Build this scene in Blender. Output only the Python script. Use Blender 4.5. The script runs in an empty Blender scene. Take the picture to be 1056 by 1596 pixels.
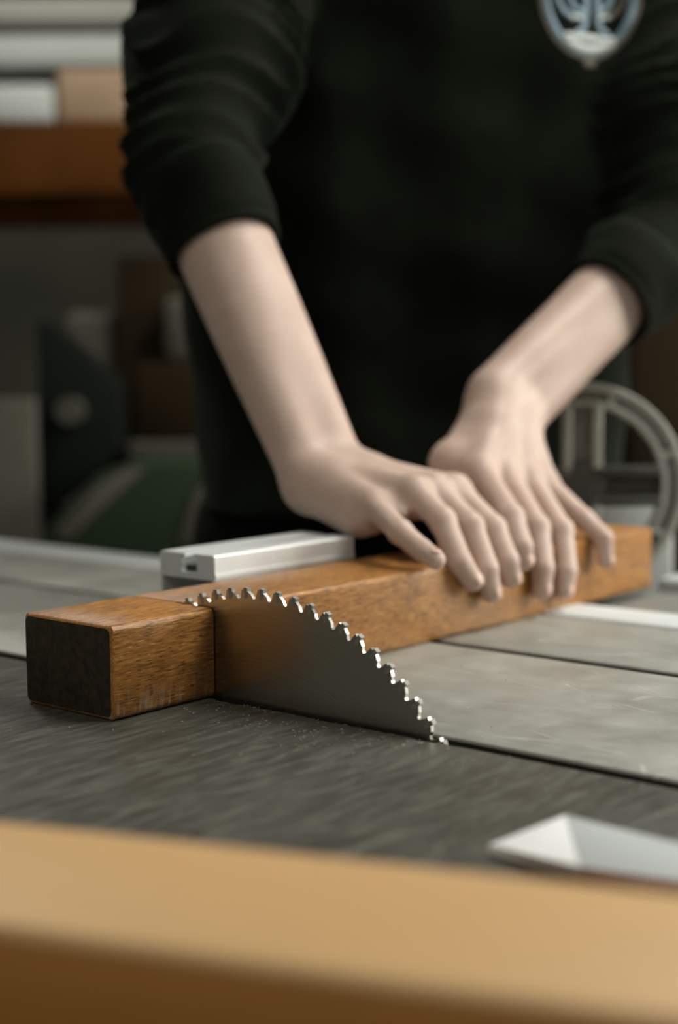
import bpy, bmesh, math, random
import numpy as np
from mathutils import Vector, Matrix
from mathutils.bvhtree import BVHTree

random.seed(7)
rng = np.random.default_rng(7)
S = bpy.context.scene
COL = S.collection

# ------------------------------------------------------------------ camera
# world: x along the saw slot (to the right and nearer), y along the timber (away), z up, table top z = 0
CAM = np.array([0.5599, -0.5547, 0.1789])
YAW, PITCH, ROLL, FPX = 0.7027, 0.0964, -0.009, 2227.4
cF = np.array([-math.sin(YAW)*math.cos(PITCH), math.cos(YAW)*math.cos(PITCH), -math.sin(PITCH)])
_R = np.array([math.cos(YAW), math.sin(YAW), 0.0]); _U = np.cross(_R, cF)
cR = _R*math.cos(ROLL) + _U*math.sin(ROLL); cU = _U*math.cos(ROLL) - _R*math.sin(ROLL)
RH = _R; FH = np.array([-math.sin(YAW), math.cos(YAW), 0.0])          # horizontal right / forward
cd = bpy.data.cameras.new('camera'); cam = bpy.data.objects.new('camera', cd); COL.objects.link(cam)
cam.matrix_world = Matrix(((cR[0], cU[0], -cF[0], CAM[0]), (cR[1], cU[1], -cF[1], CAM[1]), (cR[2], cU[2], -cF[2], CAM[2]), (0, 0, 0, 1)))
cd.sensor_fit = 'HORIZONTAL'; cd.sensor_width = 24.0; cd.lens = FPX/1056*24
cd.clip_start = 0.02
cd.dof.use_dof = True; cd.dof.focus_distance = 0.765; cd.dof.aperture_fstop = 3.6
S.camera = cam

def at(px, py, dep):
    d = cF + cR*(px-528)/FPX - cU*(py-798)/FPX
    return CAM + d*dep
def onp(px, py, ax, v):
    d = cF + cR*(px-528)/FPX - cU*(py-798)/FPX
    return CAM + d*((v-CAM[ax])/d[ax])
def onx(px, py, x): return onp(px, py, 0, x)
def onz(px, py, z): return onp(px, py, 2, z)
FLOOR = -0.86
CEIL = 2.05
def fr(u, d, z): return np.array([CAM[0], CAM[1], 0]) + RH*u + FH*d + np.array([0, 0, z])

# ------------------------------------------------------------------ world, light, exposure
W = bpy.data.worlds.new('world'); S.world = W; W.use_nodes = True
W.node_tree.nodes['Background'].inputs[0].default_value = (0.62, 0.66, 0.62, 1)
W.node_tree.nodes['Background'].inputs[1].default_value = 0.12
S.view_settings.view_transform = 'Standard'; S.view_settings.look = 'None'
S.view_settings.gamma = 1; S.view_settings.use_curve_mapping = False
S.view_settings.exposure = 0.35

LAMPS = [  # u, d, energy, size_x, size_y
    (1.15, 1.15, 36, 0.5, 1.5),
    (-0.7, -1.0, 12, 0.4, 1.4),
    (-1.2, 2.7, 13, 0.3, 1.2),
    (1.5, 3.2, 10, 0.3, 1.2),
]
def area(name, loc, target, energy, sx, sy, col):
    l = bpy.data.lights.new(name, 'AREA'); l.shape = 'RECTANGLE'; l.size = sx; l.size_y = sy; l.energy = energy; l.color = col
    o = bpy.data.objects.new(name, l); COL.objects.link(o); o.location = loc
    o.rotation_euler = (Vector(target)-Vector(loc)).to_track_quat('-Z', 'Y').to_euler()
    return o
# daylight through the big window in the right-hand wall
WIN_U, WIN_D, WIN_Z = 2.55, 1.3, 0.75
area('window_daylight', fr(WIN_U-0.03, WIN_D, WIN_Z), fr(0.2, 0.95, 0.0), 62, 1.7, 1.25, (1.0, 0.985, 0.90))

# ------------------------------------------------------------------ helpers
def nt(name):
    m = bpy.data.materials.new(name); m.use_nodes = True
    t = m.node_tree; return m, t, t.nodes['Principled BSDF']
def N(t, ty, **kw):
    n = t.nodes.new(ty)
    for k, v in kw.items():
        if k in n.inputs: n.inputs[k].default_value = v
        else: setattr(n, k, v)
    return n
def L(t, a, b): t.links.new(a, b)
def ramp(t, stops, fac):
    r = t.nodes.new('ShaderNodeValToRGB'); e = r.color_ramp.elements
    while len(e) > 1: e.remove(e[-1])
    e[0].position, e[0].color = stops[0][0], (*stops[0][1], 1)
    for p, c in stops[1:]:
        x = e.new(p); x.color = (*c, 1)
    L(t, fac, r.inputs[0]); return r.outputs[0]
def coords(t, scale=(1, 1, 1), rot=(0, 0, 0), loc=(0, 0, 0)):
    c = N(t, 'ShaderNodeTexCoord'); mp = N(t, 'ShaderNodeMapping')
    mp.inputs['Scale'].default_value = scale; mp.inputs['Rotation'].default_value = rot; mp.inputs['Location'].default_value = loc
    L(t, c.outputs['Object'], mp.inputs[0]); return mp.outputs[0]
def noise(t, vec, scale=5, detail=4, rough=.55, dist=0):
    n = N(t, 'ShaderNodeTexNoise', Scale=scale, Detail=detail, Roughness=rough, Distortion=dist); L(t, vec, n.inputs['Vector']); return n.outputs['Fac']
def mixc(t, fac, a, b, mode='MIX'):
    m = t.nodes.new('ShaderNodeMix'); m.data_type = 'RGBA'; m.blend_type = mode
    for i, v in ((0, fac), (6, a), (7, b)):
        if hasattr(v, 'is_linked'): L(t, v, m.inputs[i])
        elif i == 0: m.inputs[0].default_value = v
        else: m.inputs[i].default_value = (*v, 1)
    return m.outputs[2]
def bump(t, h, strength, dist, bs):
    b = N(t, 'ShaderNodeBump', Strength=strength, Distance=dist); L(t, h, b.inputs['Height']); L(t, b.outputs[0], bs.inputs['Normal'])
def plain(name, col, rough=.5, metal=0, var=.25, scale=30, spec=.5, bumps=0):
    m, t, b = nt(name); v = coords(t); n = noise(t, v, scale, 5)
    lo = tuple(c*(1-var) for c in col); hi = tuple(min(1, c*(1+var)) for c in col)
    L(t, ramp(t, [(.3, lo), (.7, hi)], n), b.inputs['Base Color'])
    b.inputs['Roughness'].default_value = rough; b.inputs['Metallic'].default_value = metal
    b.inputs['Specular IOR Level'].default_value = spec
    if bumps: bump(t, n, .4, bumps, b)
    return m
def mesh(name, V, Fc, mats=None, parent=None, smooth=False, matidx=None):
    me = bpy.data.meshes.new(name); me.from_pydata([tuple(map(float, v)) for v in V], [], [tuple(f) for f in Fc]); me.update()
    o = bpy.data.objects.new(name, me); COL.objects.link(o)
    for m in (mats if isinstance(mats, (list, tuple)) else [mats]):
        if m: me.materials.append(m)
    if matidx is not None: me.polygons.foreach_set('material_index', list(matidx))
    if smooth: me.polygons.foreach_set('use_smooth', [True]*len(me.polygons))
    if parent: o.parent = parent
    return o
def bobj(name, bm, mats, parent=None, smooth=False, bevel=0, seg=2):
    bmesh.ops.recalc_face_normals(bm, faces=bm.faces[:])
    if bevel:
        bmesh.ops.bevel(bm, geom=[e for e in bm.edges if len(e.link_faces) == 2 and e.calc_face_angle(0) > .5], offset=bevel, segments=seg, affect='EDGES', profile=.5, clamp_overlap=True)
    me = bpy.data.meshes.new(name); bm.to_mesh(me); bm.free()
    o = bpy.data.objects.new(name, me); COL.objects.link(o)
    for m in (mats if isinstance(mats, (list, tuple)) else [mats]): me.materials.append(m)
    if smooth:
        me.polygons.foreach_set('use_smooth', [True]*len(me.polygons))
        if bevel or smooth == 'auto': me.set_sharp_from_angle(angle=math.radians(50))
    if parent: o.parent = parent
    return o
def box_bm(bm, c, ax, half):
    """oriented box: centre c, three axes ax, half sizes"""
    vs = []
    for sx in (-1, 1):
        for sy in (-1, 1):
            for sz in (-1, 1):
                vs.append(bm.verts.new(Vector(c) + Vector(ax[0])*half[0]*sx + Vector(ax[1])*half[1]*sy + Vector(ax[2])*half[2]*sz))
    for f in ((0, 1, 3, 2), (4, 6, 7, 5), (0, 4, 5, 1), (2, 3, 7, 6), (0, 2, 6, 4), (1, 5, 7, 3)):
        bm.faces.new([vs[i] for i in f])
XYZ = ((1, 0, 0), (0, 1, 0), (0, 0, 1))
CAX = (tuple(RH), tuple(FH), (0, 0, 1))
def box(name, lo, hi, mat, parent=None, bevel=.002, axes=XYZ, seg=2):
    """axis box given by lo / hi in the given axes' own coordinates"""
    lo = np.array(lo, float); hi = np.array(hi, float); c = (lo+hi)/2; h = (hi-lo)/2
    A = np.array(axes); bm = bmesh.new(); box_bm(bm, c[0]*A[0]+c[1]*A[1]+c[2]*A[2], axes, h)
    return bobj(name, bm, mat, parent, smooth=bool(bevel), bevel=bevel, seg=seg)
def prism(name, poly, a0, a1, axis, mat, parent=None, bevel=0, smooth=False):
    """polygon in the two axes other than `axis`, extruded from a0 to a1 along it"""
    bm = bmesh.new(); rings = []
    for a in (a0, a1):
        r = []
        for p in poly:
            q = list(p); q.insert(axis, a); r.append(bm.verts.new(q))
        rings.append(r)
    n = len(poly)
    for i in range(n): bm.faces.new((rings[0][i], rings[0][(i+1) % n], rings[1][(i+1) % n], rings[1][i]))
    bm.faces.new(rings[0][::-1]); bm.faces.new(rings[1])
    return bobj(name, bm, mat, parent, smooth=smooth, bevel=bevel)
def tube(bm, pts, rad, n=10, flat=None, caps=True):
    pts = [Vector(p) for p in pts]; rings = []
    rr = rad if hasattr(rad, '__len__') else [rad]*len(pts)
    prev = None
    for i, p in enumerate(pts):
        d = (pts[min(i+1, len(pts)-1)]-pts[max(i-1, 0)]).normalized()
        if prev is None: a = d.orthogonal().normalized()
        else: a = (prev - d*prev.dot(d)).normalized()
        prev = a; b = d.cross(a)
        rings.append([bm.verts.new(p + (a*math.cos(2*math.pi*k/n)+b*math.sin(2*math.pi*k/n))*rr[i]) for k in range(n)])
    for i in range(len(rings)-1):
        for k in range(n): bm.faces.new((rings[i][k], rings[i][(k+1) % n], rings[i+1][(k+1) % n], rings[i+1][k]))
    if caps: bm.faces.new(rings[0][::-1]); bm.faces.new(rings[-1])
def empty(name, loc, label, cat, group=None):
    o = bpy.data.objects.new(name, None); COL.objects.link(o); o.location = tuple(map(float, loc)); o.empty_display_size = .02
    return tag(o, label, cat, group)
def tag(o, label, cat, group=None, kind=None):
    o['label'] = label; o['category'] = cat
    if group: o['group'] = group
    if kind: o['kind'] = kind
    return o
def struct(o): o['kind'] = 'structure'; return o
def keep(o, root):
    """parent o (built in world space) to root without moving it"""
    o.parent = root; o.matrix_parent_inverse = Matrix.Translation(root.location).inverted(); return o

# ------------------------------------------------------------------ implicit surfaces (for the figure)
class Field:
    def __init__(s, lo, hi, h):
        s.lo = np.array(lo, np.float32); s.h = h
        s.n = np.ceil((np.array(hi)-np.array(lo))/h).astype(int)+1
        s.ax = [s.lo[i]+h*np.arange(s.n[i], dtype=np.float32) for i in range(3)]
        s.f = np.ones(s.n, np.float32)
    def blank(s): return np.ones(s.n, np.float32)
    def sub(s, lo, hi):
        a = np.clip(np.floor((np.array(lo)-s.lo)/s.h).astype(int), 0, s.n-1); b = np.clip(np.ceil((np.array(hi)-s.lo)/s.h).astype(int)+1, 1, s.n)
        sl = tuple(slice(a[i], b[i]) for i in range(3))
        return sl, s.ax[0][sl[0]][:, None, None], s.ax[1][sl[1]][None, :, None], s.ax[2][sl[2]][None, None, :]
    def cone(s, f, a, b, ra, rb, k=.004, disp=None):
        a = np.array(a, np.float32); b = np.array(b, np.float32); m = max(ra, rb)+k+3*s.h+(.012 if disp else 0)
        sl, X, Y, Z = s.sub(np.minimum(a, b)-m, np.maximum(a, b)+m)
        d = b-a; L2 = float(d@d)+1e-12
        t = np.clip(((X-a[0])*d[0]+(Y-a[1])*d[1]+(Z-a[2])*d[2])/L2, 0, 1)
        q = np.sqrt((X-a[0]-t*d[0])**2+(Y-a[1]-t*d[1])**2+(Z-a[2]-t*d[2])**2)-(ra+(rb-ra)*t)
        if disp is not None: q = q+disp(X, Y, Z, t)
        f[sl] = smin(f[sl], q, k)
    def ell(s, f, c, r, k=.004, axes=None):
        c = np.array(c, np.float32); m = max(r)+k+3*s.h
        sl, X, Y, Z = s.sub(c-m, c+m); A = np.array(axes if axes is not None else XYZ, np.float32)
        e = 0; g = 0
        for i in range(3):
            w = (X-c[0])*A[i][0]+(Y-c[1])*A[i][1]+(Z-c[2])*A[i][2]; e = e+(w/r[i])**2; g = g+(w/r[i]**2)**2
        e = np.sqrt(e); q = e*(e-1)/np.maximum(np.sqrt(g), 1e-6)
        f[sl] = smin(f[sl], q.astype(np.float32), k)
    def polygonise(s, f):
        return nets(f, s.lo, s.h)
def smin(a, b, k):
    if k <= 0: return np.minimum(a, b)
    h = np.clip(k-np.abs(a-b), 0, None)/k
    return np.minimum(a, b)-h*h*k*.25
def nets(f, lo, h):
    ins = f < 0; n = f.shape
    cnt = np.zeros([x-1 for x in n], np.int8)
    offs = [(i, j, k) for i in (0, 1) for j in (0, 1) for k in (0, 1)]
    for o in offs: cnt += ins[o[0]:n[0]-1+o[0], o[1]:n[1]-1+o[1], o[2]:n[2]-1+o[2]]
    act = (cnt > 0) & (cnt < 8); idx = np.argwhere(act)
    cv = {o: f[idx[:, 0]+o[0], idx[:, 1]+o[1], idx[:, 2]+o[2]] for o in offs}
    ps = np.zeros((len(idx), 3)); ct = np.zeros(len(idx))
    for o in offs:
        for a in range(3):
            if o[a] == 0:
                o2 = tuple(o[i]+(i == a) for i in range(3)); x, y = cv[o], cv[o2]; m = (x < 0) != (y < 0)
                t = np.where(m, x/np.where(m, x-y, 1), 0)
                for c in range(3): ps[:, c] += m*(o[c]+(t if c == a else 0))
                ct += m
    V = lo+(idx+ps/ct[:, None])*h
    num = -np.ones(act.shape, np.int64); num[act] = np.arange(len(idx))
    Q = []
    for a in range(3):
        b, c = (a+1) % 3, (a+2) % 3
        s0 = [slice(None)]*3; s1 = [slice(None)]*3; s0[a] = slice(0, n[a]-1); s1[a] = slice(1, n[a])
        ch = ins[tuple(s0)] != ins[tuple(s1)]; st = ins[tuple(s0)]
        e = np.argwhere(ch); e = e[(e[:, b] > 0) & (e[:, c] > 0) & (e[:, b] < n[b]-1) & (e[:, c] < n[c]-1)]
        def cell(db, dc):
            q = e.copy(); q[:, b] -= db; q[:, c] -= dc; return num[q[:, 0], q[:, 1], q[:, 2]]
        q = np.stack([cell(1, 1), cell(0, 1), cell(0, 0), cell(1, 0)], 1)
        fl = ~st[e[:, 0], e[:, 1], e[:, 2]]; q[fl] = q[fl][:, ::-1]; Q.append(q)
    Q = np.concatenate(Q); Q = Q[(Q >= 0).all(1)]
    return V, Q
def npmesh(name, parts, mat, parent=None, relax=2):
    Vs, Qs, o = [], [], 0
    for V, Q in parts:
        for _ in range(relax):      # light Laplacian relax
            acc = np.zeros_like(V); ct = np.zeros(len(V))
            for i in range(4):
                np.add.at(acc, Q[:, i], V[Q[:, (i+1) % 4]]); np.add.at(acc, Q[:, i], V[Q[:, (i+3) % 4]]); np.add.at(ct, Q[:, i], 2)
            V = V*.5+.5*acc/np.maximum(ct, 1)[:, None]
        Vs.append(V); Qs.append(Q+o); o += len(V)
    V = np.concatenate(Vs); Q = np.concatenate(Qs)
    me = bpy.data.meshes.new(name); me.vertices.add(len(V)); me.vertices.foreach_set('co', V.astype(np.float32).ravel())
    me.loops.add(Q.size); me.loops.foreach_set('vertex_index', Q.astype(np.int32).ravel())
    me.polygons.add(len(Q)); me.polygons.foreach_set('loop_start', np.arange(0, Q.size, 4, dtype=np.int32)); me.polygons.foreach_set('loop_total', np.full(len(Q), 4, np.int32))
    me.update(calc_edges=True); me.validate()
    me.polygons.foreach_set('use_smooth', [True]*len(me.polygons))
    ob = bpy.data.objects.new(name, me); COL.objects.link(ob); me.materials.append(mat)
    if parent: keep(ob, parent)
    return ob, V, Q

# ------------------------------------------------------------------ materials
def wood_mat(name, dark, mid, light, grain=(90, 7, 90), rough=.5, wear=False, soft=False, bstr=.25):
    m, t, b = nt(name)
    v = coords(t, grain); n1 = noise(t, v, 6, 6, .65, .6)
    v2 = coords(t, (grain[0]*.12, grain[1]*.25, grain[2]*.12)); n2 = noise(t, v2, 4, 3, .5, 1.2)
    v3 = coords(t, (grain[0]*2.2, grain[1]*2.4, grain[2]*2.2)); n3 = noise(t, v3, 5, 2, .5)
    c = ramp(t, [(.32, dark), (.5, mid), (.68, light)], n1)
    kk = (.9, 1.1) if soft else (.5, 1.3)
    c = mixc(t, .45, c, ramp(t, [(.3, tuple(x*kk[0] for x in mid)), (.7, tuple(min(1, x*kk[1]) for x in mid))], n2), 'MIX')
    fl = ramp(t, [(.60, (0, 0, 0)), (.70, (.0, .0, .0) if soft else (.8, .8, .8))], n3)
    c = mixc(t, fl, c, tuple(min(1, x*1.25) for x in light))
    pr = ramp(t, [(.33, (0, 0, 0) if soft else (.8, .8, .8)), (.42, (0, 0, 0))], n3)
    c = mixc(t, pr, c, tuple(x*.5 for x in dark))
    if wear:     # pale scrapes and grime along the foot of the sawn-off end
        tc = N(t, 'ShaderNodeTexCoord'); sp = N(t, 'ShaderNodeSeparateXYZ'); L(t, tc.outputs['Object'], sp.inputs[0])
        wz = N(t, 'ShaderNodeMapRange'); L(t, sp.outputs['Z'], wz.inputs[0]); wz.inputs[1].default_value = .0; wz.inputs[2].default_value = .018; wz.inputs[3].default_value = 1; wz.inputs[4].default_value = 0
        wy = N(t, 'ShaderNodeMapRange'); L(t, sp.outputs['Y'], wy.inputs[0]); wy.inputs[1].default_value = -.02; wy.inputs[2].default_value = .02; wy.inputs[3].default_value = 1; wy.inputs[4].default_value = 0
        n4 = noise(t, coords(t, (60, 170, 26)), 2.2, 4, .6); th = ramp(t, [(.52, (0, 0, 0)), (.62, (1, 1, 1))], n4)
        mu = N(t, 'ShaderNodeMath', operation='MULTIPLY'); L(t, wz.outputs[0], mu.inputs[0]); L(t, wy.outputs[0], mu.inputs[1])
        mu2 = N(t, 'ShaderNodeMath', operation='MULTIPLY'); L(t, mu.outputs[0], mu2.inputs[0]); L(t, th, mu2.inputs[1])
        c = mixc(t, mu2.outputs[0], c, (.40, .31, .22))
    L(t, c, b.inputs['Base Color']); b.inputs['Roughness'].default_value = rough
    bump(t, n1, bstr, .0006, b)
    return m
M = {}
M['timber'] = wood_mat('orange_brown_hardwood', (.065, .022, .005), (.33, .140, .030), (.53, .27, .07), grain=(120, 11, 130), rough=.44, wear=True)
M['endgrain'] = plain('weathered_end_grain', (.025, .018, .010), .8, 0, .5, 220, .3, .0004)
M['kerf'] = plain('fresh_sawn_face', (.22, .08, .02), .7, 0, .3, 200)
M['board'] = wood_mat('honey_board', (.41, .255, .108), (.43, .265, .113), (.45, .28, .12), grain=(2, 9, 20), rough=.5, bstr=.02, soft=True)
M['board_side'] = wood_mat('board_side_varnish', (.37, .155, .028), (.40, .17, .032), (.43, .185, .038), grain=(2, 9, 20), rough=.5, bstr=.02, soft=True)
def darktop():
    m, t, b = nt('black_stained_table')
    v = coords(t, (40, 6.0, 8), (0, 0, -.24)); n = noise(t, v, 5, 7, .65, .8)
    c = ramp(t, [(.32, (.013, .0135, .009)), (.50, (.033, .0335, .0245)), (.70, (.085, .086, .068))], n)
    n2 = noise(t, coords(t, (260, 60, 60)), 3, 3, .6)
    c = mixc(t, ramp(t, [(.60, (0, 0, 0)), (.74, (.6, .6, .6))], n2), c, (.16, .165, .145))
    n3 = noise(t, coords(t, (3, 3, 3)), 3, 3); c = mixc(t, ramp(t, [(.4, (0, 0, 0)), (.75, (.55, .55, .55))], n3), c, (.075, .078, .066))
    L(t, c, b.inputs['Base Color'])
    L(t, ramp(t, [(.3, (.36,)*3), (.7, (.58,)*3)], n), b.inputs['Roughness']); bump(t, n, .2, .0008, b); return m
M['dark_top'] = darktop()
def platemat(name, col, rough):
    m, t, b = nt(name)
    n = noise(t, coords(t, (4, 4, 4)), 5, 8, .7); n1 = noise(t, coords(t, (900, 30, 30)), 2, 3)
    c = ramp(t, [(.25, tuple(x*.82 for x in col)), (.55, col), (.8, tuple(min(1, x*1.15) for x in col))], n)
    # long fine scratches in three directions
    h = None
    for i, (ang, sc, th) in enumerate(((.25, 26, .0035), (-.75, 20, .003), (1.0, 15, .0035), (.05, 34, .0025))):
        vv = N(t, 'ShaderNodeTexVoronoi', feature='DISTANCE_TO_EDGE', Scale=sc); L(t, coords(t, (.14, 1, 1), (0, 0, ang), (i*3.1, i*1.7, 0)), vv.inputs['Vector'])
        lt = N(t, 'ShaderNodeMath', operation='LESS_THAN'); L(t, vv.outputs['Distance'], lt.inputs[0]); lt.inputs[1].default_value = th*1.1
        br = ramp(t, [(.50, (0, 0, 0)), (.62, (1, 1, 1))], noise(t, coords(t, (1, 1, 1), (0, 0, 0), (i*9, 4, 0)), 18, 3))
        mu = N(t, 'ShaderNodeMath', operation='MULTIPLY'); L(t, lt.outputs[0], mu.inputs[0]); L(t, br, mu.inputs[1])
        if h is None: h = mu.outputs[0]
        else:
            ad = N(t, 'ShaderNodeMath', operation='MAXIMUM'); L(t, h, ad.inputs[0]); L(t, mu.outputs[0], ad.inputs[1]); h = ad.outputs[0]
    sc2 = N(t, 'ShaderNodeMath', operation='MULTIPLY'); L(t, h, sc2.inputs[0]); sc2.inputs[1].default_value = .55
    c = mixc(t, sc2.outputs[0], c, (.62, .63, .6))
    L(t, c, b.inputs['Base Color']); b.inputs['Metallic'].default_value = .55
    L(t, ramp(t, [(.3, (rough-.08,)*3), (.7, (rough+.1,)*3)], n), b.inputs['Roughness'])
    bump(t, n1, .1, .0003, b); return m
M['plate'] = platemat('worn_cast_alloy_plate', (.37, .375, .34), .42)
M['alu'] = plain('clear_anodised_aluminium', (.70, .73, .73), .4, .35, .05, 60)
M['dark_plastic'] = plain('black_plastic', (.012, .012, .011), .5, 0, .2)
M['white_paint'] = plain('white_enamel', (.56, .59, .595), .45, 0, .04)
M['grey_paint'] = plain('grey_enamel', (.20, .205, .19), .5, 0, .12, 14)
M['pale_grey'] = plain('pale_grey_enamel', (.50, .52, .49), .5, 0, .06, 14)
M['dark_grey'] = plain('dark_grey_iron', (.045, .046, .04), .55, .2, .2, 40)
M['cast_grey'] = plain('grey_cast_aluminium', (.34, .345, .31), .45, .3, .1, 50)
def blademat():
    m, t, b = nt('ground_saw_steel')
    tc = N(t, 'ShaderNodeTexCoord'); ln = N(t, 'ShaderNodeVectorMath', operation='LENGTH'); L(t, tc.outputs['Object'], ln.inputs[0])
    cx = N(t, 'ShaderNodeCombineXYZ'); L(t, ln.outputs['Value'], cx.inputs[0])
    n = noise(t, cx.outputs[0], 900, 3)
    L(t, ramp(t, [(.3, (.40, .395, .36)), (.7, (.52, .51, .47))], n), b.inputs['Base Color'])
    b.inputs['Metallic'].default_value = 1.0; b.inputs['Roughness'].default_value = .27
    return m
M['steel'] = blademat()
M['carbide'] = plain('carbide_tip', (.25, .24, .21), .6, .4, .1, 300)
def skinmat():
    m, t, b = nt('skin')
    n = noise(t, coords(t), 26, 5, .6); n2 = noise(t, coords(t), 420, 3, .6)
    c = ramp(t, [(.3, (.45, .325, .268)), (.55, (.49, .365, .305)), (.75, (.52, .395, .338))], n)
    L(t, c, b.inputs['Base Color']); b.inputs['Roughness'].default_value = .52
    b.inputs['Subsurface Weight'].default_value = .25; b.inputs['Subsurface Scale'].default_value = .006
    b.inputs['Subsurface Radius'].default_value = (1, .4, .25); bump(t, n2, .12, .0005, b); return m
M['skin'] = skinmat()
M['nail'] = plain('fingernail', (.58, .39, .32), .45, 0, .05)
def clothmat(name, col):
    m, t, b = nt(name); n = noise(t, coords(t), 700, 3, .7); n2 = noise(t, coords(t), 24, 3)
    L(t, ramp(t, [(.3, tuple(c*.75 for c in col)), (.7, tuple(c*1.3 for c in col))], n2), b.inputs['Base Color'])
    b.inputs['Roughness'].default_value = .95; b.inputs['Specular IOR Level'].default_value = .06
    b.inputs['Sheen Weight'].default_value = .035; b.inputs['Sheen Roughness'].default_value = .5; b.inputs['Sheen Tint'].default_value = (.55, .65, .5, 1)
    bump(t, n, .3, .0008, b); return m
M['shirt'] = clothmat('black_green_fleece', (.0060, .0077, .0047))
M['trousers'] = clothmat('black_trousers', (.0025, .0027, .0022))
M['thread_blue'] = plain('blue_thread', (.20, .29, .36), .7, 0, .25, 500)
M['thread_white'] = plain('white_thread', (.52, .56, .55), .7, 0, .12, 500)
M['thread_brown'] = plain('brown_thread', (.10, .09, .065), .8, 0, .2, 500)

# ------------------------------------------------------------------ the room
M['floor'] = plain('concrete_floor', (.10, .10, .09), .8, 0, .25, 6)
M['wall'] = plain('dull_green_grey_wall', (.042, .043, .031), .9, 0, .2, 3)
M['pale_wall'] = plain('pale_plaster_wall', (.34, .34, .30), .9, 0, .1, 3)
M['ceil'] = plain('pale_ceiling', (.35, .36, .33), .9, 0, .1, 3)
U0, U1, D0, D1 = -3.0, 2.6, -2.6, 4.4
o0 = np.array([CAM[0], CAM[1], 0]); oc = (float(o0@RH), float(o0@FH))
def room(name, lo, hi, mat):
    return struct(box(name, (lo[0]+oc[0], lo[1]+oc[1], lo[2]), (hi[0]+oc[0], hi[1]+oc[1], hi[2]), mat, None, 0, CAX))
room('floor', (U0, D0, FLOOR-.1), (U1, D1, FLOOR), M['floor'])
room('ceiling', (U0, D0, CEIL), (U1, D1, CEIL+.1), M['ceil'])
room('wall_back', (U0, D1, FLOOR), (U1, D1+.1, CEIL), M['wall'])
room('wall_left', (U0-.1, D0, FLOOR), (U0, D1, CEIL), M['pale_wall'])
room('wall_front', (U0, D0-.1, FLOOR), (U1, D0, CEIL), M['pale_wall'])
wy0, wy1, wz0, wz1 = WIN_D-.87, WIN_D+.87, WIN_Z-.65, WIN_Z+.65
wr = struct(bpy.data.objects.new('wall_right', None)); COL.objects.link(wr)
def rb(name, lo, hi, mat, parent, bevel=0):
    return box(name, (lo[0]+oc[0], lo[1]+oc[1], lo[2]), (hi[0]+oc[0], hi[1]+oc[1], hi[2]), mat, parent, bevel, CAX)
rb('masonry', (U1, D0, FLOOR), (U1+.1, wy0, CEIL), M['wall'], wr); rb('masonry', (U1, wy1, FLOOR), (U1+.1, D1, CEIL), M['wall'], wr)
rb('masonry', (U1, wy0, FLOOR), (U1+.1, wy1, wz0), M['wall'], wr); rb('masonry', (U1, wy0, wz1), (U1+.1, wy1, CEIL), M['wall'], wr)
wn = struct(bpy.data.objects.new('window_1', None)); COL.objects.link(wn)
rb('glass', (U1+.05, wy0, wz0), (U1+.06, wy1, wz1), M['pale_grey'], wn)
for k in range(4):
    y = wy0+(wy1-wy0)*k/3; rb('mullion', (U1+.02, y-.02, wz0), (U1+.09, y+.02, wz1), M['white_paint'], wn)
for k in range(3):
    z = wz0+(wz1-wz0)*k/2; rb('transom', (U1+.02, wy0, z-.02), (U1+.09, wy1, z+.02), M['white_paint'], wn)
# ceiling lamps: housing, diffuser and the light itself
def emit(name, col, s):
    m, t, b = nt(name); b.inputs['Base Color'].default_value = (.8, .8, .8, 1); b.inputs['Emission Color'].default_value = (*col, 1); b.inputs['Emission Strength'].default_value = s; return m
M['tube'] = emit('lamp_diffuser', (1, .98, .9), 3)
for i, (u, d, e, sx, sy) in enumerate(LAMPS):
    root = empty('ceiling_lamp', fr(u, d, CEIL-.06), ['long fluorescent ceiling lamp above the right end of the saw', 'long fluorescent ceiling lamp over the aisle in front of the saw', 'long fluorescent ceiling lamp above the storage rack', 'long fluorescent ceiling lamp near the back wall right'][i], 'lamp', 'ceiling lamps')
    h = rb('housing', (u-sx/2, d-sy/2, CEIL-.05), (u+sx/2, d+sy/2, CEIL), M['white_paint'], None, .004); keep(h, root)
    g = rb('diffuser', (u-sx/2+.02, d-sy/2+.02, CEIL-.07), (u+sx/2-.02, d+sy/2-.02, CEIL-.05), M['tube'], None, .004); keep(g, root)
    l = area('lamp_light', fr(u, d, CEIL-.08), fr(u, d, 0), e, sx, sy, (1, .96, .88)); l.rotation_euler.z = YAW; keep(l, root)

# ------------------------------------------------------------------ the saw
SLOT0, SLOT1 = -.0050, .0068
saw = empty('table_saw', (0, 0, FLOOR), 'table saw with a dark stained top and a narrow blade slot', 'table saw')
# dark top with a chipped edge along the slot
bm = bmesh.new(); TH = .032; xs = np.concatenate([np.linspace(-1.0, -.12, 12), np.linspace(-.118, .3, 170), np.linspace(.32, .95, 12)])
top0, top1, bot0, bot1 = [], [], [], []
for x in xs:
    j = SLOT0
    if -.02 < x < .17: j -= max(0, rng.normal(.0003, .0006)) + (.0016*max(0, math.sin(x*95))**3)
    if .005 < x < .05: j -= .0014*abs(math.sin(x*210))
    top0.append(bm.verts.new((x, j, 0))); top1.append(bm.verts.new((x, -.62, 0)))
    bot0.append(bm.verts.new((x, j+.0006, -TH))); bot1.append(bm.verts.new((x, -.62, -TH)))
for i in range(len(xs)-1):
    bm.faces.new((top0[i], top1[i], top1[i+1], top0[i+1])); bm.faces.new((bot0[i], bot0[i+1], bot1[i+1], bot1[i]))
    bm.faces.new((top0[i], top0[i+1], bot0[i+1], bot0[i])); bm.faces.new((top1[i], bot1[i], bot1[i+1], top1[i+1]))
for i in (0, -1): bm.faces.new((top0[i], bot0[i], bot1[i], top1[i]))
keep(bobj('dark_top', bm, M['dark_top']), saw)
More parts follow.
